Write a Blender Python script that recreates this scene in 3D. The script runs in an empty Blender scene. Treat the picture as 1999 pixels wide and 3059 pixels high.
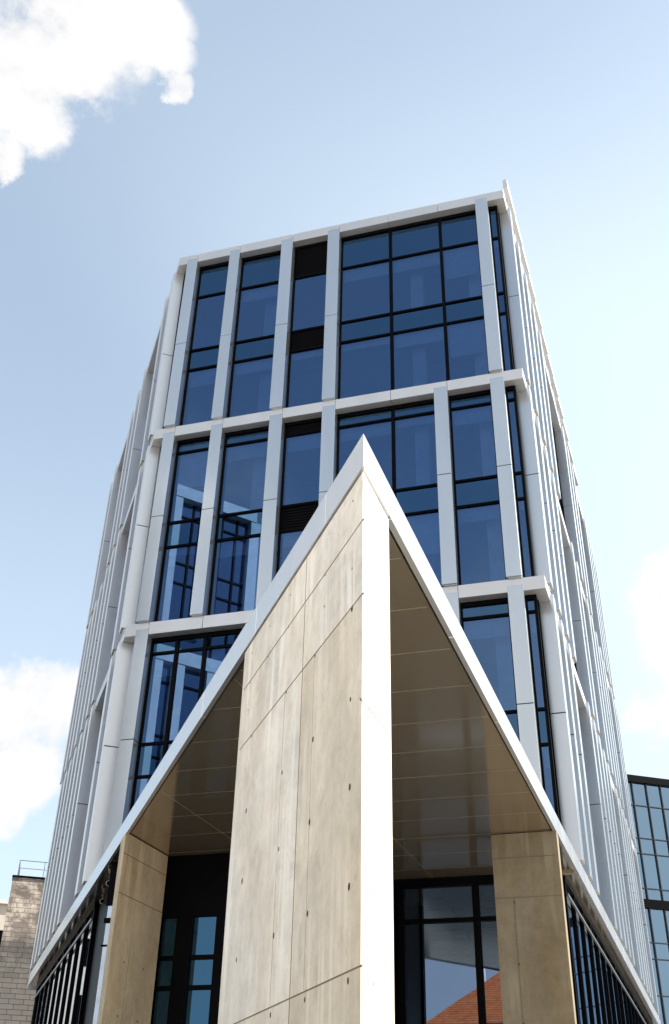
import bpy, math, random
from mathutils import Vector, Matrix
random.seed(7)
scene = bpy.context.scene
COL = scene.collection
EYE = 1.6                      # camera height; all heights below are relative to the eye

# ------------------------------------------------------------------ plan geometry
APEX = (-2.0782, 7.8688)
DL, DR = (-0.57858, 0.81563), (0.04573, 0.99895)
NL, NR = (-0.81563, -0.57858), (0.99895, -0.04573)

class Frame:
    """facade line: point = o + d*s + n*off (n points outwards)"""
    def __init__(self, o, d, n): self.o, self.d, self.n = o, d, n
    def p(self, s, off=0.0):
        return (self.o[0]+self.d[0]*s+self.n[0]*off, self.o[1]+self.d[1]*s+self.n[1]*off)
FRONT = Frame((0.0, 24.0), (1.0, 0.0), (0.0, -1.0))
LEFT = Frame(APEX, DL, NL)
RIGHT = Frame(APEX, DR, NR)

def meet(f1, o1, f2, o2):
    a, b = f1.p(0, o1), f2.p(0, o2)
    d1, d2 = f1.d, f2.d
    den = d1[0]*d2[1]-d1[1]*d2[0]
    t = ((b[0]-a[0])*d2[1]-(b[1]-a[1])*d2[0])/den
    return (a[0]+d1[0]*t, a[1]+d1[1]*t)

# ------------------------------------------------------------------ mesh helpers
class MB:
    def __init__(self): self.v, self.f, self.m = [], [], []
    def raw(self, verts, faces, mat=0):
        n = len(self.v)
        self.v += [(x, y, z+EYE) for x, y, z in verts]
        self.f += [tuple(i+n for i in f) for f in faces]
        self.m += [mat]*len(faces)
    def prism(self, poly, z0, z1, mat=0):
        a = sum(poly[i][0]*poly[(i+1) % len(poly)][1]-poly[(i+1) % len(poly)][0]*poly[i][1] for i in range(len(poly)))
        if a < 0: poly = poly[::-1]
        k = len(poly)
        self.raw([(x, y, z0) for x, y in poly]+[(x, y, z1) for x, y in poly],
                 [tuple(range(k))[::-1], tuple(range(k, 2*k))]+[(i, (i+1) % k, k+(i+1) % k, k+i) for i in range(k)], mat)
    def fbox(self, fr, s0, s1, o0, o1, z0, z1, mat=0):
        self.prism([fr.p(s0, o0), fr.p(s1, o0), fr.p(s1, o1), fr.p(s0, o1)], z0, z1, mat)
    def box(self, x0, x1, y0, y1, z0, z1, mat=0):
        self.prism([(x0, y0), (x1, y0), (x1, y1), (x0, y1)], z0, z1, mat)
    def hexa(self, b, t, mat=0):
        """b, t: 4 points each, same winding (counter-clockwise seen from above)"""
        self.raw(list(b)+list(t), [(3, 2, 1, 0), (4, 5, 6, 7)]+[(i, (i+1) % 4, 4+(i+1) % 4, 4+i) for i in range(4)], mat)
    def tube(self, a, b, r, n=8, mat=0):
        a, b = Vector(a), Vector(b); d = (b-a).normalized()
        u = d.orthogonal().normalized(); w = d.cross(u)
        ring = lambda c: [tuple(c+(u*math.cos(2*math.pi*i/n)+w*math.sin(2*math.pi*i/n))*r) for i in range(n)]
        self.raw(ring(a)+ring(b), [tuple(range(n))[::-1], tuple(range(n, 2*n))]+[(i, (i+1) % n, n+(i+1) % n, n+i) for i in range(n)], mat)
    def build(self, name, mats, parent=None, bevel=0.0):
        me = bpy.data.meshes.new(name)
        me.from_pydata(self.v, [], self.f)
        if not isinstance(mats, (list, tuple)): mats = [mats]
        for m in mats: me.materials.append(m)
        me.polygons.foreach_set('material_index', self.m)
        me.update()
        o = bpy.data.objects.new(name, me); COL.objects.link(o)
        if parent: o.parent = parent
        if bevel:
            b = o.modifiers.new('edge', 'BEVEL'); b.width = bevel; b.segments = 1; b.limit_method = 'ANGLE'
        return o

def tag(o, label=None, cat=None, group=None, kind=None):
    for k, v in (('label', label), ('category', cat), ('group', group), ('kind', kind)):
        if v: o[k] = v
    return o
def empty(name, label, cat, group=None):
    o = bpy.data.objects.new(name, None); COL.objects.link(o)
    return tag(o, label, cat, group)

# ------------------------------------------------------------------ materials
def mat(name):
    m = bpy.data.materials.new(name); m.use_nodes = True
    nt = m.node_tree; bs = nt.nodes['Principled BSDF']
    return m, nt, bs
def N(nt, t, **kw):
    n = nt.nodes.new(t)
    for k, v in kw.items():
        if k in n.inputs: n.inputs[k].default_value = v
        else: setattr(n, k, v)
    return n
def coords(nt, scale=(1, 1, 1)):
    g = N(nt, 'ShaderNodeNewGeometry'); mp = N(nt, 'ShaderNodeMapping'); mp.inputs['Scale'].default_value = scale
    nt.links.new(g.outputs['Position'], mp.inputs['Vector']); return mp.outputs['Vector']
def noise(nt, vec, scale, detail=4, rough=.55, dist=0):
    n = N(nt, 'ShaderNodeTexNoise', Scale=scale, Detail=detail, Roughness=rough, Distortion=dist)
    nt.links.new(vec, n.inputs['Vector']); return n.outputs['Fac']
def ramp(nt, fac, stops):
    r = N(nt, 'ShaderNodeValToRGB'); el = r.color_ramp.elements
    while len(el) < len(stops): el.new(.5)
    for e, (p, c) in zip(el, stops):
        e.position = p; e.color = (*c, 1) if len(c) == 3 else c
    nt.links.new(fac, r.inputs['Fac']); return r.outputs['Color']
def mix(nt, mode, fac, a, b):
    n = N(nt, 'ShaderNodeMix', data_type='RGBA', blend_type=mode)
    for i, x in ((0, fac), (6, a), (7, b)):
        if hasattr(x, 'is_linked'): nt.links.new(x, n.inputs[i])
        else: n.inputs[i].default_value = x if i == 0 else (*x, 1)
    return n.outputs[2]
def math_(nt, op, a, b=0.0):
    n = N(nt, 'ShaderNodeMath', operation=op)
    for i, x in enumerate((a, b)):
        if hasattr(x, 'is_linked'): nt.links.new(x, n.inputs[i])
        else: n.inputs[i].default_value = x
    return n.outputs[0]

def metal(name, c, metallic, rough, vary=.025, brush=True):
    m, nt, bs = mat(name)
    vec = coords(nt, (1.6, 1.6, .3)) if brush else coords(nt, (.5, .5, .5))
    f = noise(nt, vec, 1.0, 3, .5)
    oi = N(nt, 'ShaderNodeObjectInfo')
    lo, hi = tuple(x*(1-vary) for x in c), tuple(x*(1+vary) for x in c)
    col = ramp(nt, f, [(.3, lo), (.7, hi)])
    r2 = math_(nt, 'MULTIPLY_ADD', oi.outputs['Random'], .08)
    n2 = r2.node; n2.inputs[2].default_value = .96
    hsv = N(nt, 'ShaderNodeHueSaturation'); nt.links.new(col, hsv.inputs['Color']); nt.links.new(r2, hsv.inputs['Value'])
    nt.links.new(hsv.outputs['Color'], bs.inputs['Base Color'])
    bs.inputs['Metallic'].default_value = metallic
    rr = math_(nt, 'MULTIPLY_ADD', f, .12); rr.node.inputs[2].default_value = rough-.06
    nt.links.new(rr, bs.inputs['Roughness'])
    return m
M = {}
M['fin'] = metal('brushed_aluminium', (.58, .62, .65), .72, .24)
M['fin_left_lit'] = metal('brushed_aluminium_lit', (.72, .715, .71), .6, .30)  # same cladding as the front fins, lightened to carry brighter reflections
M['band'] = metal('satin_aluminium', (.69, .68, .67), .55, .36)
M['fascia'] = metal('polished_fascia', (.62, .62, .62), .62, .24)
M['soffit'] = metal('bronze_soffit', (.49, .41, .30), .74, .11, brush=False)

M['rail'] = metal('grey_rail', (.18, .18, .18), .6, .35)

def plain(name, c, rough=.7, spec=.3):
    m, nt, bs = mat(name)
    f = noise(nt, coords(nt), 3.0, 4)
    nt.links.new(ramp(nt, f, [(.3, tuple(x*.9 for x in c)), (.7, tuple(x*1.1 for x in c))]), bs.inputs['Base Color'])
    bs.inputs['Roughness'].default_value = rough; bs.inputs['Specular IOR Level'].default_value = spec
    return m
M['frame'] = plain('black_frame', (.003, .003, .004), .45, .04)
M['frame_grey'] = plain('grey_frame', (.035, .045, .055), .4, .3)
M['trim'] = plain('soffit_trim', (.34, .29, .20), .4, .5)
M['dark'] = plain('dark_void', (.006, .006, .006), .9, .0)
M['seam'] = plain('dark_seam', (.02, .02, .02), .9, .0)
M['blind'] = plain('roller_blind', (.62, .64, .62), .9)
M['room_wall'] = plain('room_plaster', (.42, .42, .40), .9)
M['room_floor'] = plain('room_floor', (.10, .10, .10), .8)
M['room_ceiling'] = plain('room_ceiling', (.55, .55, .54), .9)
M['roof'] = plain('roof_membrane', (.2, .2, .2), .9)

def louvre(name):
    m, nt, bs = mat(name)
    w = N(nt, 'ShaderNodeTexWave', wave_type='BANDS', bands_direction='Z', Scale=3.2, Distortion=0)
    nt.links.new(coords(nt), w.inputs['Vector'])
    nt.links.new(ramp(nt, w.outputs['Fac'], [(.2, (.002, .002, .002)), (.8, (.011, .011, .013))]), bs.inputs['Base Color'])
    bs.inputs['Roughness'].default_value = .8; bs.inputs['Specular IOR Level'].default_value = .0
    return m
M['louvre'] = louvre('black_louvre')

def glass(name, tint, trans, reflect, rough=.008, wav=.0, wscale=1.0, wz=.35):
    """coated glazing: tinted mirror over a tinted clear pane; reflect = mirror share seen head-on"""
    m, nt, bs = mat(name); nt.nodes.remove(bs)
    out = nt.nodes['Material Output']
    gl = N(nt, 'ShaderNodeBsdfGlossy', Roughness=rough); gl.inputs['Color'].default_value = (*tint, 1)
    tr = N(nt, 'ShaderNodeBsdfTransparent'); tr.inputs['Color'].default_value = (*trans, 1)
    fr = N(nt, 'ShaderNodeFresnel', IOR=1.5)
    fac = math_(nt, 'MULTIPLY_ADD', fr.outputs[0], 1-reflect); fac.node.inputs[2].default_value = reflect
    fac.node.use_clamp = True
    mx = N(nt, 'ShaderNodeMixShader')
    nt.links.new(fac, mx.inputs[0]); nt.links.new(tr.outputs[0], mx.inputs[1]); nt.links.new(gl.outputs[0], mx.inputs[2])
    nt.links.new(mx.outputs[0], out.inputs['Surface'])
    if wav:
        b = N(nt, 'ShaderNodeBump', Strength=wav, Distance=.05)
        nt.links.new(noise(nt, coords(nt, (1, 1, wz)), wscale, 1), b.inputs['Height'])
        nt.links.new(b.outputs['Normal'], gl.inputs['Normal'])
    return m
M['glass'] = glass('blue_coated_glass', (.185, .33, .60), (.31, .45, .68), .36, wav=.012, wscale=.8)
M['glass_side'] = glass('blue_side_glass', (.33, .44, .66), (.05, .07, .10), .5, wav=.012)
M['spandrel'] = glass('spandrel_glass', (.10, .21, .37), (.05, .07, .09), .5, wav=.012, wscale=.8)
M['glass_ground'] = glass('ground_floor_glass', (.62, .74, .92), (.10, .11, .12), .36, wav=.03, wscale=.7)
M['glass_entrance'] = glass('deep_blue_entrance_glass', (.10, .27, .48), (.05, .06, .07), .40, wav=.03, wscale=.7)
M['glass_door'] = glass('blue_entrance_glass', (.34, .50, .78), (.08, .09, .10), .38, wav=.03, wscale=.7)
M['glass_far'] = glass('grey_green_glass', (.34, .50, .66), (.20, .24, .27), .60, wav=.05, wscale=.35)

def concrete(name, base, stain=1.0, pours=False):
    m, nt, bs = mat(name)
    big = noise(nt, coords(nt, (1, 1, .7)), 1.1, 9, .68, .5)
    streak = noise(nt, coords(nt, (4.5, 4.5, .35)), 1.0, 4, .6, .8)
    fine = noise(nt, coords(nt, (9, 9, 6)), 2.0, 8, .8)
    pores = noise(nt, coords(nt), 70, 2, .5)
    mot = noise(nt, coords(nt), 4.5, 8, .75)
    c = ramp(nt, big, [(.34, tuple(x*.84 for x in base)), (.5, base), (.66, tuple(min(.9, x*1.14) for x in base))])
    c = mix(nt, 'MULTIPLY', .9, c, ramp(nt, mot, [(.34, (.88, .875, .86)), (.58, (1.04, 1.04, 1.04))]))
    c = mix(nt, 'MULTIPLY', .35, c, ramp(nt, streak, [(.34, (.90, .885, .86)), (.60, (1.06, 1.06, 1.06))]))
    warm = noise(nt, coords(nt, (1, 1, .45)), .75, 5, .6, .3)
    c = mix(nt, 'MULTIPLY', stain, c, ramp(nt, warm, [(.44, (1, 1, 1)), (.66, (.93, .84, .70))]))
    big2 = noise(nt, coords(nt, (1, 1, .8)), 2.0, 8, .75, 1.0)
    dk = ramp(nt, big2, [(.56, (1, 1, 1)), (.74, (.74, .71, .66))])
    c = mix(nt, 'MULTIPLY', .85, c, dk)
    light_streak = noise(nt, coords(nt, (7, 7, .35)), 1.0, 3, .5)  # pale streaks painted in for sunlight thrown back by windows opposite
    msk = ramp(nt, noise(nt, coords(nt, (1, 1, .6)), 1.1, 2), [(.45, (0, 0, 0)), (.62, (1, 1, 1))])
    rn = math_(nt, 'MULTIPLY', ramp(nt, light_streak, [(.51, (0, 0, 0)), (.60, (1, 1, 1))]), msk)
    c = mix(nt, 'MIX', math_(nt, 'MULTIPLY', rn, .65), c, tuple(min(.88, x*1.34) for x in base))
    fn = ramp(nt, fine, [(.3, (.90, .89, .87)), (.7, (1.05, 1.05, 1.05))])
    c = mix(nt, 'MULTIPLY', .7, c, fn)
    pr = ramp(nt, pores, [(.22, (.45, .42, .38)), (.30, (1, 1, 1))])
    c = mix(nt, 'MULTIPLY', .8, c, pr)
    if pours:                                    # each formwork lift was cast from its own mix
        g = N(nt, 'ShaderNodeNewGeometry'); d = N(nt, 'ShaderNodeVectorMath', operation='DOT_PRODUCT')
        nt.links.new(g.outputs['Position'], d.inputs[0]); d.inputs[1].default_value = (DL[0], DL[1], 0)
        near = math_(nt, 'LESS_THAN', d.outputs['Value'], APEX[0]*DL[0]+APEX[1]*DL[1]+1.83)
        z = N(nt, 'ShaderNodeSeparateXYZ'); nt.links.new(g.outputs['Position'], z.inputs[0])
        low = math_(nt, 'LESS_THAN', z.outputs[2], 4.505+EYE)
        c = mix(nt, 'MULTIPLY', math_(nt, 'MULTIPLY', near, low), c, (.90, .865, .81))
        low2 = math_(nt, 'LESS_THAN', z.outputs[2], 1.365+EYE)
        c = mix(nt, 'MULTIPLY', low2, c, (.93, .92, .90))
    nt.links.new(c, bs.inputs['Base Color'])
    bs.inputs['Roughness'].default_value = .75; bs.inputs['Specular IOR Level'].default_value = .25
    b = N(nt, 'ShaderNodeBump', Strength=.25, Distance=.01)
    nt.links.new(fine, b.inputs['Height']); nt.links.new(b.outputs['Normal'], bs.inputs['Normal'])
    return m
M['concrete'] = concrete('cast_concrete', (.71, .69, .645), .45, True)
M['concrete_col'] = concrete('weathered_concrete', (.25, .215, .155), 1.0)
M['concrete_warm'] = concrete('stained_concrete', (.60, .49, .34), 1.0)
M['hole'] = plain('tie_hole', (.10, .08, .06), .9, .0)
M['joint'] = plain('formwork_joint', (.21, .17, .13), .9, .0)

def paving():
    m, nt, bs = mat('plaza_paving')
    br = N(nt, 'ShaderNodeTexBrick', Scale=1.0); br.inputs['Color1'].default_value = (.31, .285, .25, 1)
    br.inputs['Color2'].default_value = (.27, .25, .22, 1); br.inputs['Mortar'].default_value = (.15, .14, .13, 1)
    br.inputs['Mortar Size'].default_value = .01
    nt.links.new(coords(nt), br.inputs['Vector'])
    f = noise(nt, coords(nt), .7, 5)
    nt.links.new(mix(nt, 'MULTIPLY', .5, br.outputs['Color'], ramp(nt, f, [(.3, (.7, .7, .7)), (.7, (1.1, 1.1, 1.1))])), bs.inputs['Base Color'])
    bs.inputs['Roughness'].default_value = .85
    return m
M['paving'] = paving()

def stone_blocks():
    m, nt, bs = mat('stone_cladding')
    g = N(nt, 'ShaderNodeTexCoord')
    br = N(nt, 'ShaderNodeTexBrick', Scale=1.0)
    br.offset = .37; br.inputs['Color1'].default_value = (.82, .70, .58, 1); br.inputs['Color2'].default_value = (.68, .58, .48, 1)
    br.inputs['Mortar'].default_value = (.22, .18, .15, 1); br.inputs['Mortar Size'].default_value = .012
    br.inputs['Brick Width'].default_value = .62; br.inputs['Row Height'].default_value = .205; br.inputs['Bias'].default_value = -.35
    nt.links.new(g.outputs['UV'], br.inputs['Vector'])
    f = noise(nt, coords(nt, (1, 1, 1.3)), 1.6, 6, .7, .5)
    sep = N(nt, 'ShaderNodeSeparateXYZ'); nt.links.new(coords(nt), sep.inputs[0])
    hgt = N(nt, 'ShaderNodeMapRange'); nt.links.new(sep.outputs[2], hgt.inputs[0])
    hgt.inputs[1].default_value = 8.2; hgt.inputs[2].default_value = 11.5; hgt.inputs[3].default_value = .10; hgt.inputs[4].default_value = .95
    dirt = math_(nt, 'MULTIPLY', ramp(nt, f, [(.38, (0, 0, 0)), (.56, (1, 1, 1))]), hgt.outputs[0])
    nt.links.new(mix(nt, 'MIX', dirt, br.outputs['Color'], (.20, .165, .14)), bs.inputs['Base Color'])
    bs.inputs['Roughness'].default_value = .85
    return m
M['stone'] = stone_blocks()
M['cream'] = plain('cream_render', (.72, .64, .52), .9)
M['grey_panel'] = plain('grey_panel', (.62, .63, .63), .6)
M['white_render'] = plain('white_render', (.75, .73, .70), .9)
def tiles():
    m, nt, bs = mat('orange_roof_tiles')
    w = N(nt, 'ShaderNodeTexWave', wave_type='BANDS', bands_direction='Z', Scale=2.0, Distortion=1.0)
    nt.links.new(coords(nt), w.inputs['Vector'])
    c = ramp(nt, noise(nt, coords(nt), 3, 5), [(.3, (.58, .11, .025)), (.7, (.80, .22, .05))])
    nt.links.new(mix(nt, 'MULTIPLY', .5, c, w.outputs['Color']), bs.inputs['Base Color'])
    bs.inputs['Roughness'].default_value = .85
    return m
M['tiles'] = tiles()

# ================================================================== OFFICE TOWER
tower = empty('office_tower', 'wedge shaped office tower with white metal fins, blue glass and a pointed canopy', 'building')
tower.location = (APEX[0], APEX[1], 0)
INV = Matrix.Translation((-APEX[0], -APEX[1], 0))
def part(mb, name, mats, parent=tower, bevel=0.0):
    o = mb.build(name, mats, parent, bevel)
    if parent is tower: o.matrix_parent_inverse = INV.copy()
    return o

LEND, REND = 35.6, 43.75
XJ = [-12.72, -11.05, -9.01, -7.26, -5.475, -3.70, -1.97]          # joints / fin right edges on the front
OS = -.05                                                           # side bands sit a little inside the fins
oL, iL = meet(FRONT, 0, LEFT, OS), meet(FRONT, -.31, LEFT, -.36)
oR, iR = meet(FRONT, 0, RIGHT, OS), meet(FRONT, -.31, RIGHT, -.36)

def ring(name, z0, z1):
    """one horizontal band round the tower: front pieces between the joints, then both sides"""
    mb = MB(); g = .006
    xs = [None]+XJ[:-1]+[None]
    for a, b in zip(xs[:-1], xs[1:]):
        q = []
        q += [oL, iL] if a is None else [(a+g, 24.0), (a+g, 24.31)]
        q += [iR, oR] if b is None else [(b-g, 24.31), (b-g, 24.0)]
        mb.prism(q, z0, z1)
    for fr, o, i, end in ((LEFT, oL, iL, LEND), (RIGHT, oR, iR, REND)):
        s0 = (o[0]-fr.o[0])*fr.d[0]+(o[1]-fr.o[1])*fr.d[1]
        cuts = [s0+1.2+2.98*k for k in range(12) if s0+1.2+2.98*k < end-.5]
        first = True; prev = None
        for c in cuts+[end]:
            q = [o, i] if first else [fr.p(prev+g, OS), fr.p(prev+g, -.36)]
            q += [fr.p(c-g, -.36), fr.p(c-g, OS)]
            mb.prism(q, z0, z1); first = False; prev = c
    return part(mb, name, M['band'], bevel=.006)
ring('parapet_band', 28.45, 28.85)
ring('floor_band', 20.34, 20.73)
ring('floor_band', 13.15, 13.54)

# canopy fascia, mitred at the tip, running on along both sides
mb = MB(); t0, t1 = 0.0, -.07
aO, aI = APEX, meet(LEFT, t1, RIGHT, t1)
for fr, end, cuts in ((LEFT, LEND-.9, [1.15, 3.92, 6.93, 9.9, 12.9, 15.9, 18.9, 21.9, 24.9, 27.9, 30.9]), (RIGHT, REND, [1.0, 3.9, 6.9, 9.9, 12.9, 15.2, 18.9, 21.9, 24.9, 27.9, 30.9, 33.9, 36.9, 39.9])):
    prev = None
    for c in cuts+[end]:
        q = [aO, aI] if prev is None else [fr.p(prev+.006, t0), fr.p(prev+.006, t1)]
        q += [fr.p(c-.006, t1), fr.p(c-.006, t0)]
        mb.prism(q, 5.896, 6.30); prev = c
part(mb, 'canopy_fascia', M['fascia'], bevel=.004)

# ---- fins
def front_fin(x0, x1, zt, zb, zs):
    mb = MB(); y0, y1, yb = 23.996, 23.915, 24.33
    def yf(z): return y0+(y1-y0)*(zt-z)/(zt-zb)
    for a, b in ((zb, zs-.009), (zs+.009, zt)):
        mb.hexa([(x0, yf(a), a), (x1, yf(a), a), (x1, yb, a), (x0, yb, a)], [(x0, yf(b), b), (x1, yf(b), b), (x1, yb, b), (x0, yb, b)])
    mb.box(x0+.012, x1-.012, yf(zs)+.014, yb-.02, zs-.0085, zs+.0085, 1)
    # small hanging tab under the foot
    mb.box(x0+.06, x1-.012, y1+.03, y1+.16, zb-.03, zb-.002, 0)
    return part(mb, 'facade_fin', [M['fin'], M['seam']], bevel=.006)
def side_fin(fr, s, zt, zb, zs, deep=-.37):
    mb = MB(); a, b = s-.41, s
    for z0, z1 in ((zb, zs-.009), (zs+.009, zt)):
        mb.fbox(fr, a, b, deep, .045, z0, z1)
    mb.fbox(fr, a+.012, b-.012, deep+.02, .030, zs-.0085, zs+.0085, 1)
    mb.fbox(fr, a+.05, b-.06, -.12, -.02, zb-.07, zb-.002, 0)
    mb.fbox(fr, a+.01, b-.01, -.05, .035, zb-.012, zb+.02, 2)
    return part(mb, 'facade_fin', [M['fin_left_lit'] if fr is LEFT else M['fin'], M['seam'], M['trim']], bevel=.012)

ROWS = [dict(zt=28.65, zb=20.76, zs=24.40, top=28.45, bot=20.73, tr=[(26.88, 0), (24.29, 1), (23.39, 0)]),
        dict(zt=20.53, zb=13.57, zs=17.22, top=20.34, bot=13.54, tr=[(19.83, 0), (17.13, 1), (16.24, 0)]),
        dict(zt=13.34, zb=6.33, zs=9.99, top=13.15, bot=6.30, tr=[(12.66, 0), (9.95, 1), (9.04, 0)])]
FRONT_FINS = [[0, 1, 2, 3, 6], [0, 1, 2, 3, 5, 6], [0, 3, 5, 6]]
W = [.405, .39, .43, .43, .44, .42, .42]
LFIN = [[20.55, 22.1, 26.5, 28.05, 29.55, 34.0, 35.5], [20.53, 22.06, 26.36, 27.8, 29.28, 30.9, 32.45, 33.95, 35.4],
        [20.5, 21.94, 26.03, 27.35, 28.75, 30.2, 31.65, 33.1, 34.5]]
RFIN = [[17.2, 18.8, 20.42, 22.05, 23.68, 30.1, 31.7, 33.3, 38.0, 39.5, 41.0, 42.6], [17.15, 18.75, 20.35, 21.96, 26.69, 28.2, 31.35, 32.9, 34.5, 36.05, 37.5, 40.7, 42.2, 43.6],
        [17.3, 18.85, 20.4, 24.9, 26.45, 27.97, 29.4, 30.85, 33.8, 35.2, 36.7, 38.05, 39.5, 42.75]]
for r, R in enumerate(ROWS):
    for i in FRONT_FINS[r]:
        front_fin(XJ[i]-W[i], XJ[i], R['zt'], R['zb'], R['zs'])
    for k, s in enumerate(LFIN[r]): side_fin(LEFT, s, (R['top']-.004) if k == 0 else R['zt']+.02*random.random(), R['zb']+.05, R['zs'], -.80 if k == 0 else -.37)
    for s in RFIN[r]: side_fin(RIGHT, s, R['zt']+.02*random.random(), R['zb']+.05, R['zs'])

# ---- front windows
def tilt_pane(mb, x0, x1, z0, z1, y, mat=0, th=.012):
    dx, dz = random.uniform(-.0016, .0016)*(x1-x0), random.uniform(-.0012, .0012)*(z1-z0)
    f = [(x0, y-dx-dz, z0), (x1, y+dx-dz, z0), (x1, y+dx+dz, z1), (x0, y-dx+dz, z1)]
    mb.raw(f, [(0, 1, 2, 3)], mat)
YF = 24.275
def window(x0, x1, R, mulls=(), louvre=False):
    z0, z1 = R['bot'], R['top']
    fm = MB(); b = .05
    fm.box(x0-.03, x0+b, YF-.004, YF+.13, z0+.002, z1-.002); fm.box(x1-b, x1+.03, YF-.004, YF+.13, z0+.002, z1-.002)
    fm.box(x0+b, x1-b, YF-.006, YF+.128, z1-.13, z1-.003); fm.box(x0+b, x1-b, YF-.006, YF+.128, z0+.003, z0+.07)
    xs = [x0+b]+list(mulls)+[x1-b]
    for m in mulls: fm.box(m-.05, m+.05, YF-.008, YF+.126, z0+.071, z1-.131)
    zc = [z1-.13]+[t for t, _ in R['tr']]+[z0+.07]
    for t, _ in R['tr']:
        for a, c in zip(xs[:-1], xs[1:]):
            a2 = a+(.05 if a in mulls else 0); c2 = c-(.05 if c in mulls else 0)
            fm.box(a2, c2, YF, YF+.12, t-.035, t+.035)
    w = part(fm, 'window', M['frame'])
    for a, c in zip(xs[:-1], xs[1:]):
        a2 = a+(.05 if a in mulls else 0); c2 = c-(.05 if c in mulls else 0)
        for k in range(4):
            hi = zc[k]-(.035 if k else 0); lo = zc[k+1]+(.035 if k < 3 else 0)
            q = MB(); tilt_pane(q, a2, c2, lo, hi, YF+.05)
            if k in (1, 3): q.build('glass_pane', M['glass'], w)
            elif louvre: q.build('louvre', M['louvre'], w)
            else: q.build('spandrel_pane', M['spandrel'], w)
        # roller blinds hang behind the tall panes, each pulled to its own height
        for k in (1, 3):
            hi = zc[k]-.035; h = random.choice([.0, .22, .42, .5, .5, .62, 1.3])
            if h:
                bl = MB(); bl.box(a2+.03, c2-.03, YF+.19, YF+.197, hi-h, hi+.05); bl.build('blind', M['blind'], w)
    return w
def bay(i, j): return XJ[i], XJ[j]-W[j]
for r, R in enumerate(ROWS):
    idx = FRONT_FINS[r]
    for a, b in zip(idx[:-1], idx[1:]):
        x0, x1 = bay(a, b)
        if r == 2 and a == 0: ms = [-11.91, -11.04, -9.3]
        else: ms = [XJ[k] for k in range(a+1, b)]
        window(x0, x1, R, ms, louvre=(a == 2 and b == 3))
    # narrow corner strips
    window(XJ[6], -1.70, R)

# ---- side glazing, behind the fins
def side_wall(fr, s0, s1, step, R):
    z0, z1 = R['bot'], R['top']
    n = max(1, round((s1-s0)/step)); ss = [s0+(s1-s0)*k/n for k in range(n+1)]
    for a, c in zip(ss[:-1], ss[1:]):
        fm = MB()
        fm.fbox(fr, a, a+.035, -.47, -.335, z0+.002, z1-.002); fm.fbox(fr, c-.035, c-.001, -.47, -.335, z0+.002, z1-.002)
        for t, h in [(z1-.07, .067)]+[(t, .035) for t, _ in R['tr']]+[(z0+.04, .037)]:
            fm.fbox(fr, a+.035, c-.035, -.46, -.342, t-h, t+h)
        w = part(fm, 'side_window', M['frame']); gp = MB()
        gp.raw([(*fr.p(a+.01, -.40), z0), (*fr.p(c-.01, -.40), z0), (*fr.p(c-.01, -.40), z1), (*fr.p(a+.01, -.40), z1)], [(0, 1, 2, 3)])
        gp.build('glass_pane', M['glass_side'], w)
for R in ROWS:
    side_wall(LEFT, 20.12, LEND-.1, 1.49, R)
    side_wall(RIGHT, 16.75, REND-.1, 1.6, R)

# ---- inside: floors, ceilings, rear walls, a few columns
mb = MB()
for R in ROWS:
    zm = (R['tr'][1][0]+R['tr'][2][0])/2
    for (lo, hi) in ((zm+.45, R['top']-.02), (R['bot']+.02, zm-.45)):
        mb.box(-13.0, -1.75, 24.62, 28.3, lo-.4, lo, 1)
        mb.box(-13.0, -1.75, 24.63, 28.3, hi+.001, hi+.25, 2)
        mb.box(-13.2, -1.75, 28.3, 28.5, lo-.3, hi+.2, 0)
        for x in (-10.2, -4.9, -2.9):
            mb.box(x, x+.42, 24.8, 25.2, lo, hi, 3)
        mb.box(-7.9, -7.8, 24.7, 28.3, lo, hi, 0)
        mb.box(-13.05, -12.95, 24.7, 28.3, lo, hi, 0); mb.box(-1.85, -1.75, 24.9, 28.3, lo, hi, 0)
part(mb, 'interior', [M['room_wall'], M['room_floor'], M['room_ceiling'], M['blind']])

# ---- core, roof, end walls
mb = MB()
mb.prism([meet(FRONT, -4.6, LEFT, -.55), LEFT.p(LEND-.2, -.55), RIGHT.p(REND-.2, -.55), meet(FRONT, -4.6, RIGHT, -.55)], -1.6, 28.4)
part(mb, 'building_core', M['dark'])
mb = MB()
mb.prism([iL, LEFT.p(LEND, -.36), RIGHT.p(REND, -.36), iR], 28.50, 28.70)
part(mb, 'roof', M['roof'])
mb = MB()
mb.prism([LEFT.p(LEND, OS), LEFT.p(LEND+.12, OS), RIGHT.p(REND+.12, OS), RIGHT.p(REND, OS)], 5.9, 28.75)
part(mb, 'rear_wall', M['band'])
# tilted screen boards standing along the right roof edge
s = 16.35
while s < 33.2:
    mb = MB(); L = 1.40; j = random.uniform(-.03, .03)
    z = 29.25+.10*math.sin(s*.7)+j - max(0, (s-27))*.10
    b = [(*RIGHT.p(s, -.06), z), (*RIGHT.p(s+L, -.02), z), (*RIGHT.p(s+L, .12), z+.02), (*RIGHT.p(s, .09), z+.02)]
    t = [(*RIGHT.p(s, -.06), z+.42), (*RIGHT.p(s+L, -.02), z+.30), (*RIGHT.p(s+L, .12), z+.32), (*RIGHT.p(s, .09), z+.46)]
    mb.hexa(b[::-1], t[::-1])
    mb.fbox(RIGHT, s+.6, s+.66, -.1, -.04, 28.7, z+.2)
    s += 1.52
    part(mb, 'roof_screen', M['band'])

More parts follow.
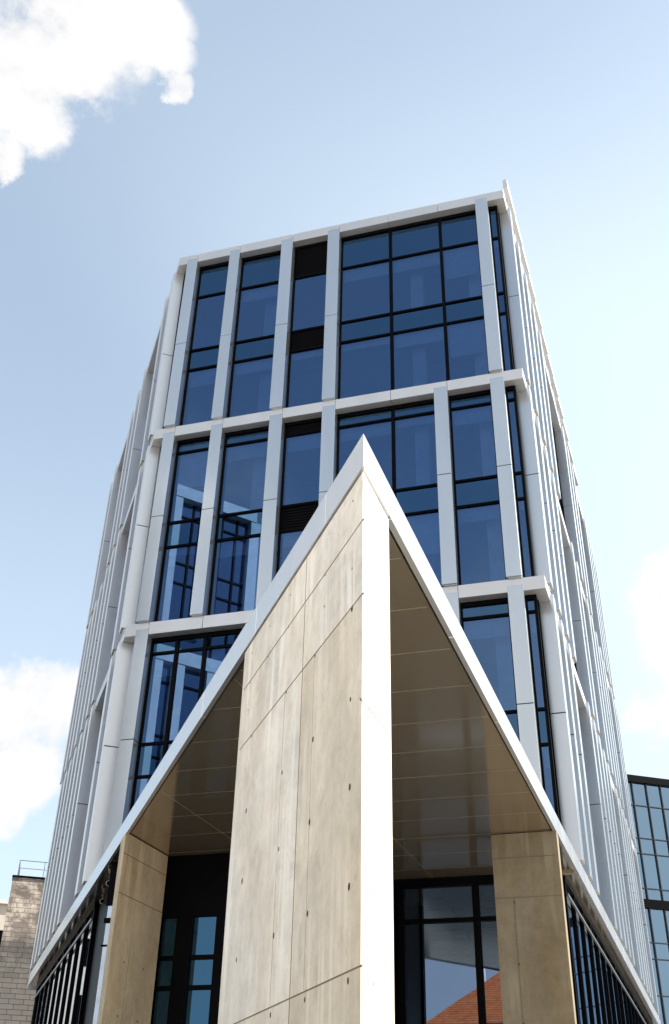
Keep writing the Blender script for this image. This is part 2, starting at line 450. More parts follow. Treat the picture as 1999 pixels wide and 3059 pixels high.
# ---- canopy: roof slab, soffit panels
mb = MB()
lip = -.105
mb.prism([meet(LEFT, t1-.001, RIGHT, t1-.001), meet(LEFT, t1-.001, FRONT, -.6), meet(RIGHT, t1-.001, FRONT, -.6)], 5.975, 6.27)
part(mb, 'canopy_slab', M['seam'])
def clip(poly, nx, ny, c):
    out = []
    for i in range(len(poly)):
        a, b = poly[i], poly[(i+1) % len(poly)]
        da, db = a[0]*nx+a[1]*ny-c, b[0]*nx+b[1]*ny-c
        if da >= 0: out.append(a)
        if da*db < 0:
            t = da/(da-db); out.append((a[0]+(b[0]-a[0])*t, a[1]+(b[1]-a[1])*t))
    return out
tri = [meet(LEFT, lip, RIGHT, lip), meet(LEFT, lip, FRONT, -.2), meet(RIGHT, lip, FRONT, -.2)]
lines = [(-9.4, 0), (-8.11, 18.3), (-4.76, 20.45)]
mb = MB(); g = .004
rows = [7.9, 8.5]+[9.73+1.213*k for k in range(13)]
cl = [(x-DR[0]/DR[1]*y) for x, y in lines[1:]]
for ya, yb_ in zip(rows[:-1], rows[1:]):
    strip = clip(clip(tri, 0, 1, ya+g), 0, -1, -(yb_-g))
    if len(strip) < 3: continue
    edges = [None]+cl+[None]
    for a, b in zip(edges[:-1], edges[1:]):
        q = strip
        k = DR[0]/DR[1]
        if a is not None: q = clip(q, 1, -k, a+g)
        if b is not None: q = clip(q, -1, k, -(b-g))
        if len(q) >= 3: mb.prism(q, 5.925, 5.96)
so_ = part(mb, 'canopy_soffit', M['soffit'])
def xat(fr, o, y):
    q = fr.p(0, o); return q[0]+fr.d[0]*(y-q[1])/fr.d[1]
for y in rows[2:-1]:
    mb = MB(); mb.box(xat(LEFT, lip-.03, y), xat(RIGHT, lip-.03, y), y-.0035, y+.0035, 5.9235, 5.926); mb.build('seam_trim', M['trim'], so_)
for x, y in lines[1:]:
    f = Frame((x-DR[0]/DR[1]*y, 0), DR, NR); mb = MB()
    y0_ = meet(f, 0, LEFT, lip-.03)[1]
    mb.fbox(f, y0_/DR[1], 23.9, -.0035, .0035, 5.923, 5.9262); mb.build('seam_trim', M['trim'], so_)
# soffit along both sides, between fascia and glazing
for fr, s0, s1 in ((LEFT, 16.2, LEND-1.0), (RIGHT, 13.5, REND-.1)):
    mb = MB(); s = s0
    while s < s1-.3:
        e = min(s+2.98, s1); mb.fbox(fr, s+.0015, e-.0015, -.60, t1-.002, 5.903, 5.95); s = e
    part(mb, 'side_soffit', M['soffit'])
mb = MB(); mb.fbox(RIGHT, 15.93, 16.05, -.36, -.071, 5.862, 5.9025)
part(mb, 'soffit_bar', M['trim'])

# ---- concrete piers
def par(a, l1, d1, l2, d2):
    b = (a[0]+d1[0]*l1, a[1]+d1[1]*l1)
    return [a, b, (b[0]+d2[0]*l2, b[1]+d2[1]*l2), (a[0]+d2[0]*l2, a[1]+d2[1]*l2)]
def disc(mb, fr, s, z, off, r, mat):
    n = 10
    ring_ = [(*fr.p(s+r*.8*math.cos(2*math.pi*i/n), off), z+r*math.sin(2*math.pi*i/n)) for i in range(n)]
    mb.raw(ring_, [tuple(range(n))], mat)
PO = -.02
A = meet(LEFT, PO, RIGHT, PO)
mb = MB()
mb.prism(par(A, 4.42, DL, .91, DR), -1.6, 5.872)
mb.prism(par(meet(LEFT, PO-.05, RIGHT, PO-.05), 4.3, DL, .80, DR), 5.872, 5.93, 1)
J = PO+.0025
for z in (5.305, 4.505, 1.365, -1.0): mb.fbox(LEFT, .04, 4.38, PO-.01, J, z-.006, z+.006, 2)
for z0, z1 in ((-1.6, 1.358), (1.372, 4.498), (4.512, 5.298), (5.312, 5.87)): mb.fbox(LEFT, 1.826, 1.837, PO-.01, J, z0, z1, 2)
for s0 in (2.425, 1.40):
    mb.fbox(LEFT, s0+.03, s0+.034, PO-.01, J-.0012, 1.38, 4.49, 2)
mb.fbox(RIGHT, .02, .90, PO-.01, J, 3.466, 3.474, 2)
for s in (.33, 1.41, 2.42, 3.83):
    for z in (-.2, .5, 1.30, 1.99, 2.80, 3.59, 4.485): disc(mb, LEFT, s+random.uniform(-.02, .02), z, PO+.0015, random.uniform(.020, .034), 3)
for s in (.34, 1.16, 2.43, 3.27, 4.09):
    for z in (4.92, 5.29, 5.70): 
        if random.random() < .75: disc(mb, LEFT, s, z, PO+.0015, .016, 3)
for z in (1.29, 1.97, 2.78, 3.59, 4.48): disc(mb, RIGHT, .39, z, PO+.0015, .013, 3)
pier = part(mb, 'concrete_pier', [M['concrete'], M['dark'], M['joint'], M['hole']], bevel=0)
pier['label'] = 'pale pointed concrete pier under the canopy tip'

FL = Frame((-9.935, 18.93), DR, NR)                    # inner face of the left pier
mb = MB()
mb.prism(par((-9.935, 18.93), 1.9, DR, .62, DL), -1.6, 5.905)
for z in (5.50, 4.74, 2.2): mb.fbox(FL, .01, 1.89, -.01, .003, z-.007, z+.007, 1)
mb.fbox(FL, .72, .726, -.01, .002, -1.6, 4.7, 1)
for s in (.55, 1.35):
    for z in (3.55, 2.6, 1.5): disc(mb, FL, s, z, .0015, .025, 2)
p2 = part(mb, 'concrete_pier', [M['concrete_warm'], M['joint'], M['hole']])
p2['label'] = 'brown stained concrete pier on the left below the canopy'
FRP = Frame((-2.785, 20.66), (1.0, -.022), (-.022, -1.0))
mb = MB()
mb.prism([(-2.785, 20.67), (-1.500, 20.635), RIGHT.p(13.15, PO), (-2.765, 21.05)], -1.6, 5.905)
for z in (5.44, 4.69): mb.fbox(FRP, .01, 1.27, -.02, .004, z-.006, z+.006, 1)
mb.fbox(FRP, .36, .366, -.02, .003, -1.6, 4.68, 1)
for z in (4.6, 3.5, 2.5, 1.5): disc(mb, FRP, .37, z, .006, .022, 2)
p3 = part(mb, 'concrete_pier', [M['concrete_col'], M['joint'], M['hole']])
p3['label'] = 'grey brown concrete pier with a sunlit edge on the right below the canopy'

# ---- entrance glazing under the canopy
YG = 23.87
mb = MB()
mb.box(-5.5, -1.9, YG-.05, YG+.12, 5.72, 5.92)
for x in (-5.36, -3.65, -2.2): mb.box(x-.075, x+.075, YG-.055, YG+.1, -1.6, 5.719)
for a, b in ((-5.28, -3.73), (-3.57, -2.28)):
    mb.box(a, b, YG-.045, YG+.09, 4.95, 5.04); mb.box(a, b, YG-.045, YG+.09, .75, .85)
e1 = part(mb, 'entrance_window', M['frame'])
for a, b in ((-5.28, -3.73), (-3.57, -2.28)):
    for z0, z1 in ((-1.6, .75), (.85, 4.95), (5.04, 5.72)):
        mb = MB(); tilt_pane(mb, a, b, z0, z1, YG+.02); mb.build('glass_pane', M['glass_door'], e1)
mb = MB()
mb.box(-9.85, -8.62, 20.86, 21.1, 4.66, 5.92); mb.box(-8.619, -5.45, 20.858, 21.1, -1.6, 5.92)  # black panel runs on behind the pier, added so the soffit reflects dark
for x, w in ((-9.345, .34),): mb.box(x-w/2, x+w/2, 20.87, 21.05, -1.6, 4.658)
for a, b in ((-9.85, -9.515), (-9.175, -8.625)):
    for z in (3.86, 3.29, 1.0): mb.box(a, b, 20.89, 21.0, z-.04, z+.04)
mb.box(-5.62, -5.5, 21.1, 23.8, -1.6, 5.92)
e2 = part(mb, 'entrance_window', M['frame'])
for a, b in ((-9.85, -9.515), (-9.175, -8.625)):
    for z0, z1 in ((-1.6, 1.0), (1.0, 3.29), (3.29, 3.86), (3.86, 4.66)):
        mb = MB(); tilt_pane(mb, a, b, z0, z1, 20.95); mb.build('glass_pane', M['glass_entrance'], e2)
# dark lobby behind
mb = MB(); mb.box(-9.8, -1.9, 26.4, 26.6, -1.6, 5.9); mb.box(-9.9, -9.8, 21.2, 26.5, -1.6, 5.9)
mb.box(-9.8, -1.9, 21.2, 26.4, -1.58, -1.55)
part(mb, 'lobby', M['dark'])

# ---- ground-floor glazing along both sides
def ground_glazing(fr, s0, s1, step, rail):
    o = -.37; fm = MB(); ss = [s0]
    while ss[-1]+step < s1: ss.append(ss[-1]+step)
    ss.append(s1)
    for s in ss: fm.fbox(fr, s-.03, s+.03, o-.1, o+.055, -1.6, 5.75)
    fm.fbox(fr, s0-.05, s1, o-.1, o+.07, 5.751, 5.91)
    w = part(fm, 'ground_window', M['frame'])
    rb = MB(); rb.fbox(fr, s0, s1, o+.056, o+.10, rail-.03, rail+.03); rb.build('rail', M['rail'], w)
    for a, b in zip(ss[:-1], ss[1:]):
        j = random.uniform(-.004, .004); gp = MB()
        gp.raw([(*fr.p(a, o+j), -1.6), (*fr.p(b, o-j), -1.6), (*fr.p(b, o-j), 5.75), (*fr.p(a, o+j), 5.75)], [(0, 1, 2, 3)])
        gp.build('glass_pane', M['glass_ground'], w)
    ib = MB(); ib.fbox(fr, s0, s1, -.9, -.86, -1.6, 5.9); ib.build('backing', M['dark'], w)
ground_glazing(RIGHT, 16.12, REND-.15, 1.53, 5.46)
ground_glazing(LEFT, 20.05, LEND-1.0, 1.57, 5.48)
# dark corner casing left of the left pier, with a glazed return
mb = MB()
mb.prism([LEFT.p(16.6, -.45), LEFT.p(19.98, -.42), LEFT.p(19.98, -.9), LEFT.p(16.9, -.9)], -1.6, 5.905)
mb.box(-11.26, -10.2, 20.96, 21.02, 4.62, 4.72); mb.box(-11.26, -10.2, 20.96, 21.02, 4.15, 4.18); mb.box(-11.26, -10.2, 20.96, 21.05, 4.98, 5.9)
cs = part(mb, 'corner_casing', M['frame'])
mb = MB(); tilt_pane(mb, -11.22, -10.2, -1.6, 4.98, 21.0); mb.build('glass_pane', M['glass_ground'], cs)

# ================================================================== SECURITY CAMERAS (under the left fascia)
def seccam(s, off, label):
    e = empty('security_camera', label, 'camera', 'security cameras under the left fascia')
    p = LEFT.p(s, off); e.location = (p[0], p[1], 5.905+EYE)
    inv = Matrix.Translation((-p[0], -p[1], -5.905-EYE))
    def sub(mb, n, m, bevel=0):
        o = mb.build(n, m, e, bevel); o.matrix_parent_inverse = inv.copy(); return o
    m1 = MB(); m1.tube((p[0], p[1], 5.902), (p[0], p[1], 5.80), .035, 10); m1.tube((p[0], p[1], 5.903), (p[0], p[1], 5.885), .07, 12); sub(m1, 'bracket', M['rail'])
    a = Vector((p[0], p[1], 5.76)); d = Vector((.35, -.9, -.18)).normalized()
    m2 = MB(); m2.tube(a-d*.12, a+d*.20, .065, 14); sub(m2, 'housing', M['cream'], .01)
    m3 = MB(); m3.tube(a+d*.201, a+d*.21, .05, 14); sub(m3, 'lens', M['frame'])
seccam(19.3, -.42, 'pale bullet camera under the left fascia, the one farther from the pier')
seccam(17.4, -.28, 'pale bullet camera under the left fascia, right beside the pier')

# ================================================================== RIGHT: dark glass building
az = math.radians(57.5)
GB = Frame((-.09, 65.0), (math.sin(az), math.cos(az)), (math.cos(az), -math.sin(az)))
gb = empty('glass_building', 'dark gridded glass building with black roof edge behind the tower on the right', 'building')
gb.location = (GB.p(10)[0], GB.p(10)[1], 0)
ginv = Matrix.Translation((-gb.location.x, -gb.location.y, 0))
def gpart(mb, n, m):
    o = mb.build(n, m, gb); o.matrix_parent_inverse = ginv.copy(); return o
S0, S1 = -6.0, 26.0
mb = MB(); mb.fbox(GB, S0, S1, -12, -.25, -1.6, 21.4); gpart(mb, 'wall', M['dark'])
mb = MB(); mb.fbox(GB, S0-.1, S1+.1, -12.1, .16, 21.36, 21.78); gpart(mb, 'roof_edge', M['frame'])
mb = MB(); mb.fbox(GB, S0, S1, -.2, .13, 13.85, 14.33); gpart(mb, 'floor_band', M['frame'])
mb = MB(); k = 0
hz = [19.92, 17.92, 16.99, 14.97, 11.97, 11.09, 9.18, 6.9, 6.0, 4.0, 1.9, 1.0, -.6]
s = S0
cols = []
while s <= S1: cols.append(s); s += 1.0
off = (0.29-S0) % 1.0
cols = [c+off for c in cols if c+off < S1]
zz = [21.36]+hz+[-1.6]
for a, b in zip(cols[:-1], cols[1:]):
    mb = MB(); mb.fbox(GB, a-.026, a+.026, -.15, .06, -1.6, 21.355)
    for z in hz: mb.fbox(GB, a+.026, b-.026, -.15, .04, z-.024, z+.024)
    w = gpart(mb, 'window', M['frame_grey']); mb = MB()
    for h, l in zip(zz[:-1], zz[1:]):
        j, q = random.uniform(-.004, .004), random.uniform(-.003, .003)
        mb.raw([(*GB.p(a, -.05+j-q), l), (*GB.p(b, -.05-j-q), l), (*GB.p(b, -.05-j+q), h), (*GB.p(a, -.05+j+q), h)], [(0, 1, 2, 3)])
    mb.build('glass_pane', M['glass_far'], w)

# ================================================================== LEFT: stone building with roof railing, cream building
az = math.radians(58.7)
SB = Frame((-27.34, 41.87), (math.sin(az), math.cos(az)), (math.cos(az), -math.sin(az)))
sb = empty('stone_building', 'grey stone block building with dark stained courses and a roof railing at lower left', 'building')
sb.location = (SB.p(4)[0], SB.p(4)[1], 0)
sinv = Matrix.Translation((-sb.location.x, -sb.location.y, 0))
def spart(mb, n, m, bevel=0):
    o = mb.build(n, m, sb, bevel); o.matrix_parent_inverse = sinv.copy(); return o
mb = MB(); mb.fbox(SB, 0, 11, -9, 0, -1.6, 11.38)
wall = spart(mb, 'wall', M['stone'])
uv = wall.data.uv_layers.new(name='UVMap')
for poly in wall.data.polygons:
    nrm = poly.normal
    ax = Vector((-nrm.y, nrm.x, 0)) if abs(nrm.z) < .5 else Vector((1, 0, 0))
    for li in poly.loop_indices:
        co = wall.data.vertices[wall.data.loops[li].vertex_index].co
        uv.data[li].uv = (ax.dot(co), co.z)
mb = MB(); mb.fbox(SB, -.04, 11.04, -9.04, .05, 11.38, 11.46); spart(mb, 'coping', M['frame'])
mb = MB()
rl = SB.p
for s in (.18, 1.30, 2.42, 3.54, 4.66): mb.tube((*rl(s, -.12), 11.45), (*rl(s, -.12), 12.16), .016)
mb.tube((*rl(.18, -.12), 12.16), (*rl(5, -.12), 12.16), .016); mb.tube((*rl(.18, -.12), 11.82), (*rl(5, -.12), 11.82), .013)
for o_ in (-1.3, -2.4): mb.tube((*rl(.18, o_), 11.45), (*rl(.18, o_), 12.16), .016)
mb.tube((*rl(.18, -.12), 12.16), (*rl(.18, -2.4), 12.16), .016); mb.tube((*rl(.18, -.12), 11.82), (*rl(.18, -2.4), 11.82), .013)
spart(mb, 'roof_railing', M['rail'])
cb = empty('cream_building', 'cream rendered building seen as a sliver at the left edge, behind the stone building', 'building')
CB = Frame((-42.0, 60.0), SB.d, SB.n)
cb.location = (-40, 62, 0); cinv = Matrix.Translation((40, -62, 0))
def cpart(mb, n, m):
    o = mb.build(n, m, cb); o.matrix_parent_inverse = cinv.copy()
mb = MB(); mb.fbox(CB, -4, 9, -9, 0, -1.6, 14.9); cpart(mb, 'wall', M['cream'])
mb = MB(); mb.fbox(CB, -4.2, 9.2, -9.2, .2, 14.9, 15.15); cpart(mb, 'cornice', M['white_render'])
for k in range(5):
    for z in (1, 4.6, 8.2, 11.6):
        mb = MB(); mb.fbox(CB, -3+2.4*k, -1.9+2.4*k, -.1, .02, z, z+1.7); cpart(mb, 'window', M['frame'])

# ================================================================== seen only mirrored in the glass
wd = Vector((.66, -.75)).normalized()
WB = Frame((-16.5, 16.95), (wd.x, wd.y), (-wd.y*-1*-1, wd.x))
WB.n = (0.75/math.hypot(.66, .75), .66/math.hypot(.66, .75))
wb = empty('white_building', 'white framed office building with dark windows, seen mirrored in the left windows of the tower', 'building')
wb.location = (*WB.p(2, -2), 0); winv = Matrix.Translation((-wb.location.x, -wb.location.y, 0))
def wpart(mb, n, m):
    o = mb.build(n, m, wb); o.matrix_parent_inverse = winv.copy()
W1 = 3.95
mb = MB(); mb.fbox(WB, 0.02, W1-.02, -6, -.45, -1.6, 24.1); wpart(mb, 'wall', M['dark'])
for zt in (24.3, 17.0, 9.8):
    mb = MB(); mb.fbox(WB, 0, W1, -6.2, .0, zt-.55, zt); wpart(mb, 'floor_band', M['grey_panel'])
for zt, ss in ((24.3, (0, 1.5, 3.7)), (17.0, (0, .9, 2.3, 3.7)), (9.8, (0, 1.5, 2.9, 3.7))):
    for s in ss:
        mb = MB(); mb.fbox(WB, s+.01, s+.46, -.45, -.03, zt-6.6, zt-.552); wpart(mb, 'facade_fin', M['grey_panel'])
mb = MB()
for z in (23.0, 20.8, 19.9, 15.7, 13.6, 12.7, 8.4, 6.2): mb.fbox(WB, .05, W1-.05, -.4, -.28, z-.04, z+.04)
for s in (1.1, 2.5, 3.2): mb.fbox(WB, s-.04, s+.04, -.41, -.27, -1.6, 23.7)
wpart(mb, 'window_frame', M['frame'])
mb = MB(); mb.raw([(*WB.p(0.05, -.34), -1.6), (*WB.p(W1-.05, -.34), -1.6), (*WB.p(W1-.05, -.34), 23.7), (*WB.p(.05, -.34), 23.7)], [(0, 1, 2, 3)])
wpart(mb, 'glass_pane', M['glass_side'])

lb = empty('bounce_building', 'pale street front out of view, shaped to bounce sunlight onto the pier, mirrored in the ground floor glass at lower left', 'building')
lb.location = (-20, -5, 0); linv = Matrix.Translation((20, 5, 0))
def lpart(mb, n, m):
    o = mb.build(n, m, lb); o.matrix_parent_inverse = linv.copy()
mb = MB(); mb.prism([(-12.2, -7.5), (-12.2, 9.2), (-12.7, 9.2), (-18.0, -7.5)], -1.6, 20.2); lpart(mb, 'wall', M['white_render'])  # unseen block; height, plan and pale wall shaped to bounce sun onto the pier
mb = MB(); mb.prism([(-11.95, -7.7), (-11.95, 9.4), (-12.8, 9.4), (-18.2, -7.7)], 20.2, 20.6); lpart(mb, 'cornice', M['cream'])
for k in range(5):
    for z in (.2, 3.8, 7.6, 11.4, 15.2):
        mb = MB(); mb.box(-12.3, -12.17, -6.6+3.0*k, -5.5+3.0*k, z, z+1.8); lpart(mb, 'window', M['frame'])

def house(name, cx, cy, w, dpt, eave, ridge, label, wallm):
    h = empty(name, label, 'house')
    h.location = (cx, cy, 0); inv = Matrix.Translation((-cx, -cy, 0))
    def hp(mb, n, m):
        o = mb.build(n, m, h); o.matrix_parent_inverse = inv.copy()
    x0, x1, y0, y1 = cx-w/2, cx+w/2, cy-dpt, cy
    mb = MB(); mb.box(x0, x1, y0, y1, -1.6, eave)
    mb.raw([(x0, y1, eave), (x1, y1, eave), (cx, y1, ridge-.1), (x0, y0, eave), (x1, y0, eave), (cx, y0, ridge-.1)], [(0, 1, 2), (5, 4, 3), (0, 2, 5, 3), (2, 1, 4, 5)])
    hp(mb, 'wall', wallm)
    mb = MB(); t = .22; o_ = .5; sl = (ridge-eave)/(w/2)
    for sgn in (-1, 1):
        xe = cx+sgn*(w/2+o_); ze = eave-sl*o_
        p = [(cx, y0-.4, ridge), (xe, y0-.4, ze), (xe, y1+.4, ze), (cx, y1+.4, ridge)]
        up = [(a, b, c+t) for a, b, c in p]
        mb.raw(p+up, [(0, 1, 2, 3), (7, 6, 5, 4), (0, 4, 5, 1), (1, 5, 6, 2), (2, 6, 7, 3), (3, 7, 4, 0)])
    hp(mb, 'roof', M['tiles'])
    for sgn in (-1, 1):
        for z in (eave-2.6, eave-5.8):
            mb = MB(); mb.box(cx+sgn*w*.24-.5, cx+sgn*w*.24+.5, y1-.05, y1+.03, z, z+1.6); hp(mb, 'window', M['frame'])
hh = empty('tiled_house', 'hipped house with a broad bright orange tiled roof, mirrored at lower right beside the pier', 'house')
hh.location = (-8.5, -27, 0); hinv = Matrix.Translation((8.5, 27, 0))
def hpart(mb, n, m):
    o = mb.build(n, m, hh); o.matrix_parent_inverse = hinv.copy()
hx0, hx1, hy0, hy1, hz0, hz1 = -14.2, -2.0, -33.0, -22.0, 8.5, 12.7
mb = MB(); mb.box(hx0+.5, hx1-.5, hy0+.5, hy1-.5, -1.6, hz0); hpart(mb, 'wall', M['cream'])
mb = MB(); v = [(hx0, hy1, hz0), (hx1, hy1, hz0), (hx1, hy0, hz0), (hx0, hy0, hz0), (-9.2, -27.5, hz1), (-7.0, -27.5, hz1)]
mb.raw(v, [(1, 0, 4, 5), (2, 1, 5), (3, 2, 5, 4), (0, 3, 4), (0, 1, 2, 3)]); hpart(mb, 'roof', M['tiles'])
mb = MB(); mb.box(-11.6, -11.0, -28.2, -27.4, 10.0, 13.2); hpart(mb, 'chimney', M['white_render'])
mb = MB(); mb.box(hx0-.1, hx1+.1, hy1-.02, hy1+.1, hz0-.14, hz0+.02); hpart(mb, 'gutter', M['rail'])
for k in range(4):
    for z in (5.6, 2.2):
        mb = MB(); mb.box(-12.6+2.7*k, -11.4+2.7*k, hy1-.6, hy1-.46, z, z+1.7); hpart(mb, 'window', M['frame'])
house('tiled_house', -20.4, -24, 11.6, 12, 8.9, 12.8, 'gabled house with orange tiled roof, mirrored lower left of its neighbour in the entrance glass', M['cream'])
house('white_house', -17.5, -50, 7, 10, 11.2, 12.4, 'white house with small windows, mirrored between the two orange roofs', M['white_render'])

# ================================================================== GROUND
M['asphalt'] = plain('asphalt', (.055, .055, .056), .9); M['soffit_darkening_floor'] = plain('soffit_darkening_floor', (.045, .043, .04), .7)
mb = MB(); a_, b_ = LEFT.p(-12, .9), LEFT.p(60, .9); zz_ = -1.596
mb.raw([(-12.0, -60, zz_), (a_[0]+1.5, -60, zz_), (*a_, zz_), (*b_, zz_), (b_[0]-9.5, b_[1], zz_), (-12.0, 11.0, zz_)], [(0, 1, 2, 3, 4, 5)])
tag(mb.build('road', M['asphalt']), 'grey asphalt street along the left side of the tower', None, None, 'structure')
mb = MB(); mb.raw([(*meet(LEFT, .5, Frame((0, 14.2), (1, 0), (0, -1)), 0), zz_+.003), (-2.3, 14.2, zz_+.003), (*meet(RIGHT, -.5, FRONT, 0), zz_+.003), (*meet(LEFT, .5, FRONT, 0), zz_+.003)], [(0, 1, 2, 3)])
tag(mb.build('added_dark_floor', M['soffit_darkening_floor']), 'unseen dark floor added under the canopy to darken the soffit', None, None, 'structure')  # added out of view, cuts the light bounced up to the soffit
mb = MB(); mb.raw([(-900, -900, -1.6), (900, -900, -1.6), (900, 1500, -1.6), (-900, 1500, -1.6)], [(0, 1, 2, 3)])
tag(mb.build('plaza', M['paving']), 'pale paved plaza around the buildings', None, None, 'structure')

# ================================================================== SKY, SUN
SUN_EL, SUN_AZ = math.radians(40), math.radians(73)      # azimuth from +Y towards +X
sd = Vector((math.sin(SUN_AZ)*math.cos(SUN_EL), math.cos(SUN_AZ)*math.cos(SUN_EL), math.sin(SUN_EL)))
world = bpy.data.worlds.new('World'); scene.world = world; world.use_nodes = True
nt = world.node_tree; bg = nt.nodes['Background']
sky = N(nt, 'ShaderNodeTexSky', sky_type='NISHITA'); sky.sun_disc = False
sky.sun_elevation = SUN_EL; sky.sun_rotation = SUN_AZ
sky.air_density = 1.0; sky.dust_density = 1.2; sky.ozone_density = .3
tc = N(nt, 'ShaderNodeTexCoord')
def vm(op, a, b=None):
    n = N(nt, 'ShaderNodeVectorMath', operation=op)
    nt.links.new(a, n.inputs[0])
    if b is not None:
        if isinstance(b, tuple): n.inputs[1].default_value = b
        else: nt.links.new(b, n.inputs[1])
    return n
gen = vm('NORMALIZE', tc.outputs['Generated']).outputs['Vector']
nz = N(nt, 'ShaderNodeTexNoise', Scale=11, Detail=7, Roughness=.62); nt.links.new(gen, nz.inputs['Vector'])
warp = vm('SUBTRACT', nz.outputs['Color'], (.5, .5, .5)).outputs['Vector']
sc = N(nt, 'ShaderNodeVectorMath', operation='SCALE'); nt.links.new(warp, sc.inputs[0]); sc.inputs['Scale'].default_value = .07
wg = vm('NORMALIZE', vm('ADD', gen, sc.outputs['Vector']).outputs['Vector']).outputs['Vector']
BLOBS = [((-.3987, .4041, .8233), .062), ((-.3738, .4364, .8184), .042), ((-.3355, .4305, .8379), .040), ((-.3785, .4634, .8013), .016),
 ((-.3093, .4407, .8427), .026), ((-.3029, .4647, .8321), .017), ((-.3050, .4881, .8177), .011), ((-.4534, .4676, .7588), .016), ((-.43, .42, .80), .05),
 ((-.5429, .7640, .3487), .036), ((-.5128, .7787, .3615), .036), ((-.4840, .7925, .3709), .024), ((-.5293, .7900, .3095), .030), ((-.5439, .791, .2802), .02),
 ((.0471, .8879, .4577), .026), ((.0541, .9016, .4291), .038), ((.0454, .9262, .3742), .026), ((.0391, .8849, .4642), .014), ((.10, .90, .42), .06)]
acc = None
for c, rad in BLOBS:
    v = Vector(c).normalized()
    dt = vm('DOT_PRODUCT', wg, tuple(v)).outputs['Value']
    mr = N(nt, 'ShaderNodeMapRange', interpolation_type='SMOOTHSTEP')
    nt.links.new(dt, mr.inputs[0]); mr.inputs[1].default_value = math.cos(rad*2.1); mr.inputs[2].default_value = math.cos(rad*.15)
    acc = mr.outputs[0] if acc is None else math_(nt, 'MAXIMUM', acc, mr.outputs[0])
dn = math_(nt, 'MULTIPLY_ADD', nz.outputs['Fac'], 5.6); nt.links.new(math_(nt, 'SUBTRACT', math_(nt, 'MULTIPLY', acc, 2.5), 3.75), dn.node.inputs[2])
cm = N(nt, 'ShaderNodeMapRange', interpolation_type='SMOOTHSTEP'); nt.links.new(dn, cm.inputs[0])
cm.inputs[1].default_value = .10; cm.inputs[2].default_value = 1.35
acc = cm.outputs[0]
# scattered clouds on the side of the sky behind the viewer
n2 = N(nt, 'ShaderNodeTexNoise', Scale=2.6, Detail=8, Roughness=.58); nt.links.new(gen, n2.inputs['Vector'])
cl2 = N(nt, 'ShaderNodeMapRange', interpolation_type='SMOOTHSTEP'); nt.links.new(n2.outputs['Fac'], cl2.inputs[0])
cl2.inputs[1].default_value = .56; cl2.inputs[2].default_value = .68
back = N(nt, 'ShaderNodeMapRange'); sp = N(nt, 'ShaderNodeSeparateXYZ'); nt.links.new(gen, sp.inputs[0])
nt.links.new(sp.outputs[1], back.inputs[0]); back.inputs[1].default_value = .05; back.inputs[2].default_value = -.3
acc = math_(nt, 'MAXIMUM', acc, math_(nt, 'MULTIPLY', cl2.outputs[0], back.outputs[0]))
bank = N(nt, 'ShaderNodeMapRange', interpolation_type='SMOOTHSTEP')
nt.links.new(math_(nt, 'SUBTRACT', n2.outputs['Fac'], sp.outputs[2]), bank.inputs[0])
bank.inputs[1].default_value = -.10; bank.inputs[2].default_value = .10
side = N(nt, 'ShaderNodeMapRange', interpolation_type='SMOOTHSTEP'); nt.links.new(sp.outputs[0], side.inputs[0])
side.inputs[1].default_value = .05; side.inputs[2].default_value = -.30; side.inputs[3].default_value = .75
acc = math_(nt, 'MAXIMUM', acc, math_(nt, 'MULTIPLY', math_(nt, 'MULTIPLY', bank.outputs[0], back.outputs[0]), side.outputs[0]))
shade = N(nt, 'ShaderNodeMapRange'); nt.links.new(nz.outputs['Fac'], shade.inputs[0])
shade.inputs[1].default_value = .3; shade.inputs[2].default_value = .65; shade.inputs[3].default_value = .89; shade.inputs[4].default_value = 1.0
CL = 4.9
cc = N(nt, 'ShaderNodeCombineXYZ')
for i, k in enumerate((1.0, .99, .985)): nt.links.new(math_(nt, 'MULTIPLY', shade.outputs[0], CL*k), cc.inputs[i])
# thin bright veil, thicker round the sun
sdn = vm('DOT_PRODUCT', gen, tuple(sd)).outputs['Value']
vl = N(nt, 'ShaderNodeMapRange', interpolation_type='SMOOTHSTEP'); nt.links.new(sdn, vl.inputs[0])
vl.inputs[1].default_value = .22; vl.inputs[2].default_value = .64; vl.inputs[3].default_value = .0; vl.inputs[4].default_value = .42
vc = N(nt, 'ShaderNodeMix', data_type='RGBA'); gs = N(nt, 'ShaderNodeSeparateXYZ'); nt.links.new(gen, gs.inputs[0])
hz_ = N(nt, 'ShaderNodeMapRange', interpolation_type='SMOOTHSTEP'); nt.links.new(gs.outputs[2], hz_.inputs[0])
hz_.inputs[1].default_value = .68; hz_.inputs[2].default_value = .30; hz_.inputs[3].default_value = .0; hz_.inputs[4].default_value = .18
lowsky = N(nt, 'ShaderNodeMapRange', interpolation_type='SMOOTHSTEP'); nt.links.new(gs.outputs[2], lowsky.inputs[0])
lowsky.inputs[1].default_value = .90; lowsky.inputs[2].default_value = .66; lowsky.inputs[3].default_value = .05; lowsky.inputs[4].default_value = 1.0
nt.links.new(math_(nt, 'ADD', math_(nt, 'ADD', math_(nt, 'MULTIPLY', vl.outputs[0], lowsky.outputs[0]), .29), hz_.outputs[0]), vc.inputs[0])
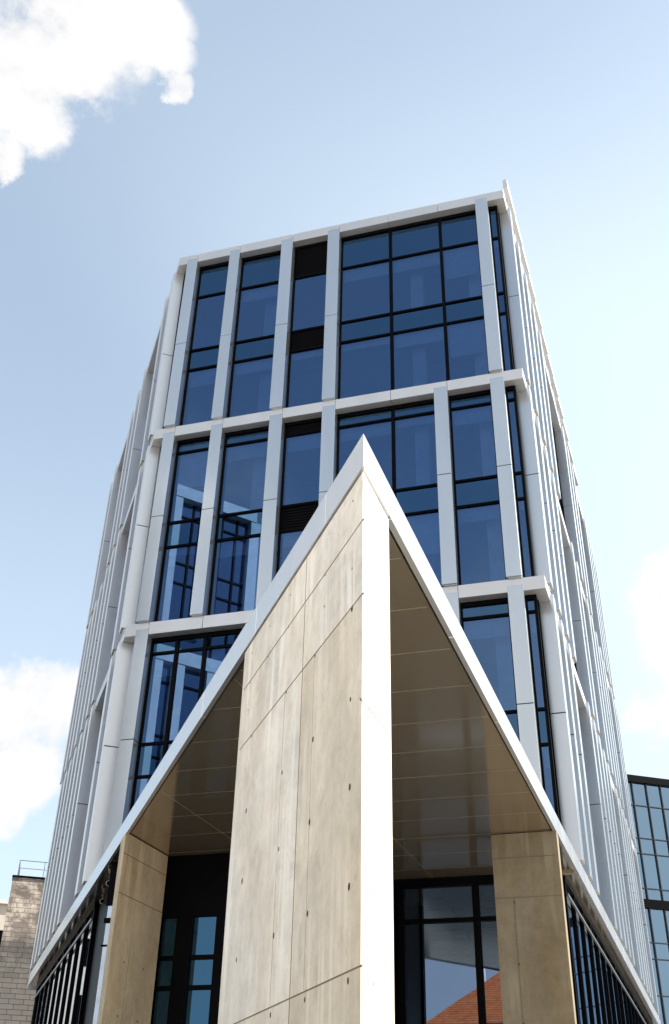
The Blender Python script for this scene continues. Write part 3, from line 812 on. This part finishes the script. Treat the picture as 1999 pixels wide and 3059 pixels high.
nt.links.new(sky.outputs[0], vc.inputs[6]); vc.inputs[7].default_value = (4.75, 5.5, 5.9, 1)
mxc = N(nt, 'ShaderNodeMix', data_type='RGBA'); nt.links.new(math_(nt, 'MULTIPLY', acc, .95), mxc.inputs[0])
nt.links.new(vc.outputs[2], mxc.inputs[6]); nt.links.new(cc.outputs[0], mxc.inputs[7])
nt.links.new(mxc.outputs[2], bg.inputs['Color']); bg.inputs['Strength'].default_value = .10

sl = bpy.data.lights.new('sun', 'SUN'); sl.energy = 5.0; sl.angle = math.radians(.53); sl.color = (1.0, .955, .89)
so = bpy.data.objects.new('sun', sl); COL.objects.link(so)
so.rotation_euler = sd.to_track_quat('Z', 'Y').to_euler(); so.location = (30, 20, 60)

# ================================================================== CAMERA
r_, u_, f_ = Vector((.961150, .275200, .019200)), Vector((.135800, -.532600, .835400)), Vector((-.240200, .800400, .549300))
yaw, pitch, roll = -.29152822, .58147299, .02300245
fw = Vector((math.sin(yaw)*math.cos(pitch), math.cos(yaw)*math.cos(pitch), math.sin(pitch)))
rt = Vector((math.cos(yaw), -math.sin(yaw), 0)); up = rt.cross(fw)
rr, uu = rt*math.cos(roll)+up*math.sin(roll), -rt*math.sin(roll)+up*math.cos(roll)
cam = bpy.data.cameras.new('camera'); cam.sensor_fit = 'VERTICAL'; cam.sensor_height = 36; cam.sensor_width = 24
cam.lens = 36.011; cam.clip_start = .1; cam.clip_end = 3000
co = bpy.data.objects.new('camera', cam); COL.objects.link(co)
co.matrix_world = Matrix(((rr.x, uu.x, -fw.x, 0), (rr.y, uu.y, -fw.y, 0), (rr.z, uu.z, -fw.z, EYE), (0, 0, 0, 1)))
scene.camera = co

scene.view_settings.view_transform = 'Standard'; scene.view_settings.look = 'None'
scene.view_settings.exposure = 1.15; scene.view_settings.gamma = 1.0
scene.render.engine = 'CYCLES'
scene.cycles.max_bounces = 10; scene.cycles.transparent_max_bounces = 12; scene.cycles.glossy_bounces = 5; scene.cycles.diffuse_bounces = 4
scene.cycles.sample_clamp_indirect = 6.0
scene.cycles.use_denoising = True
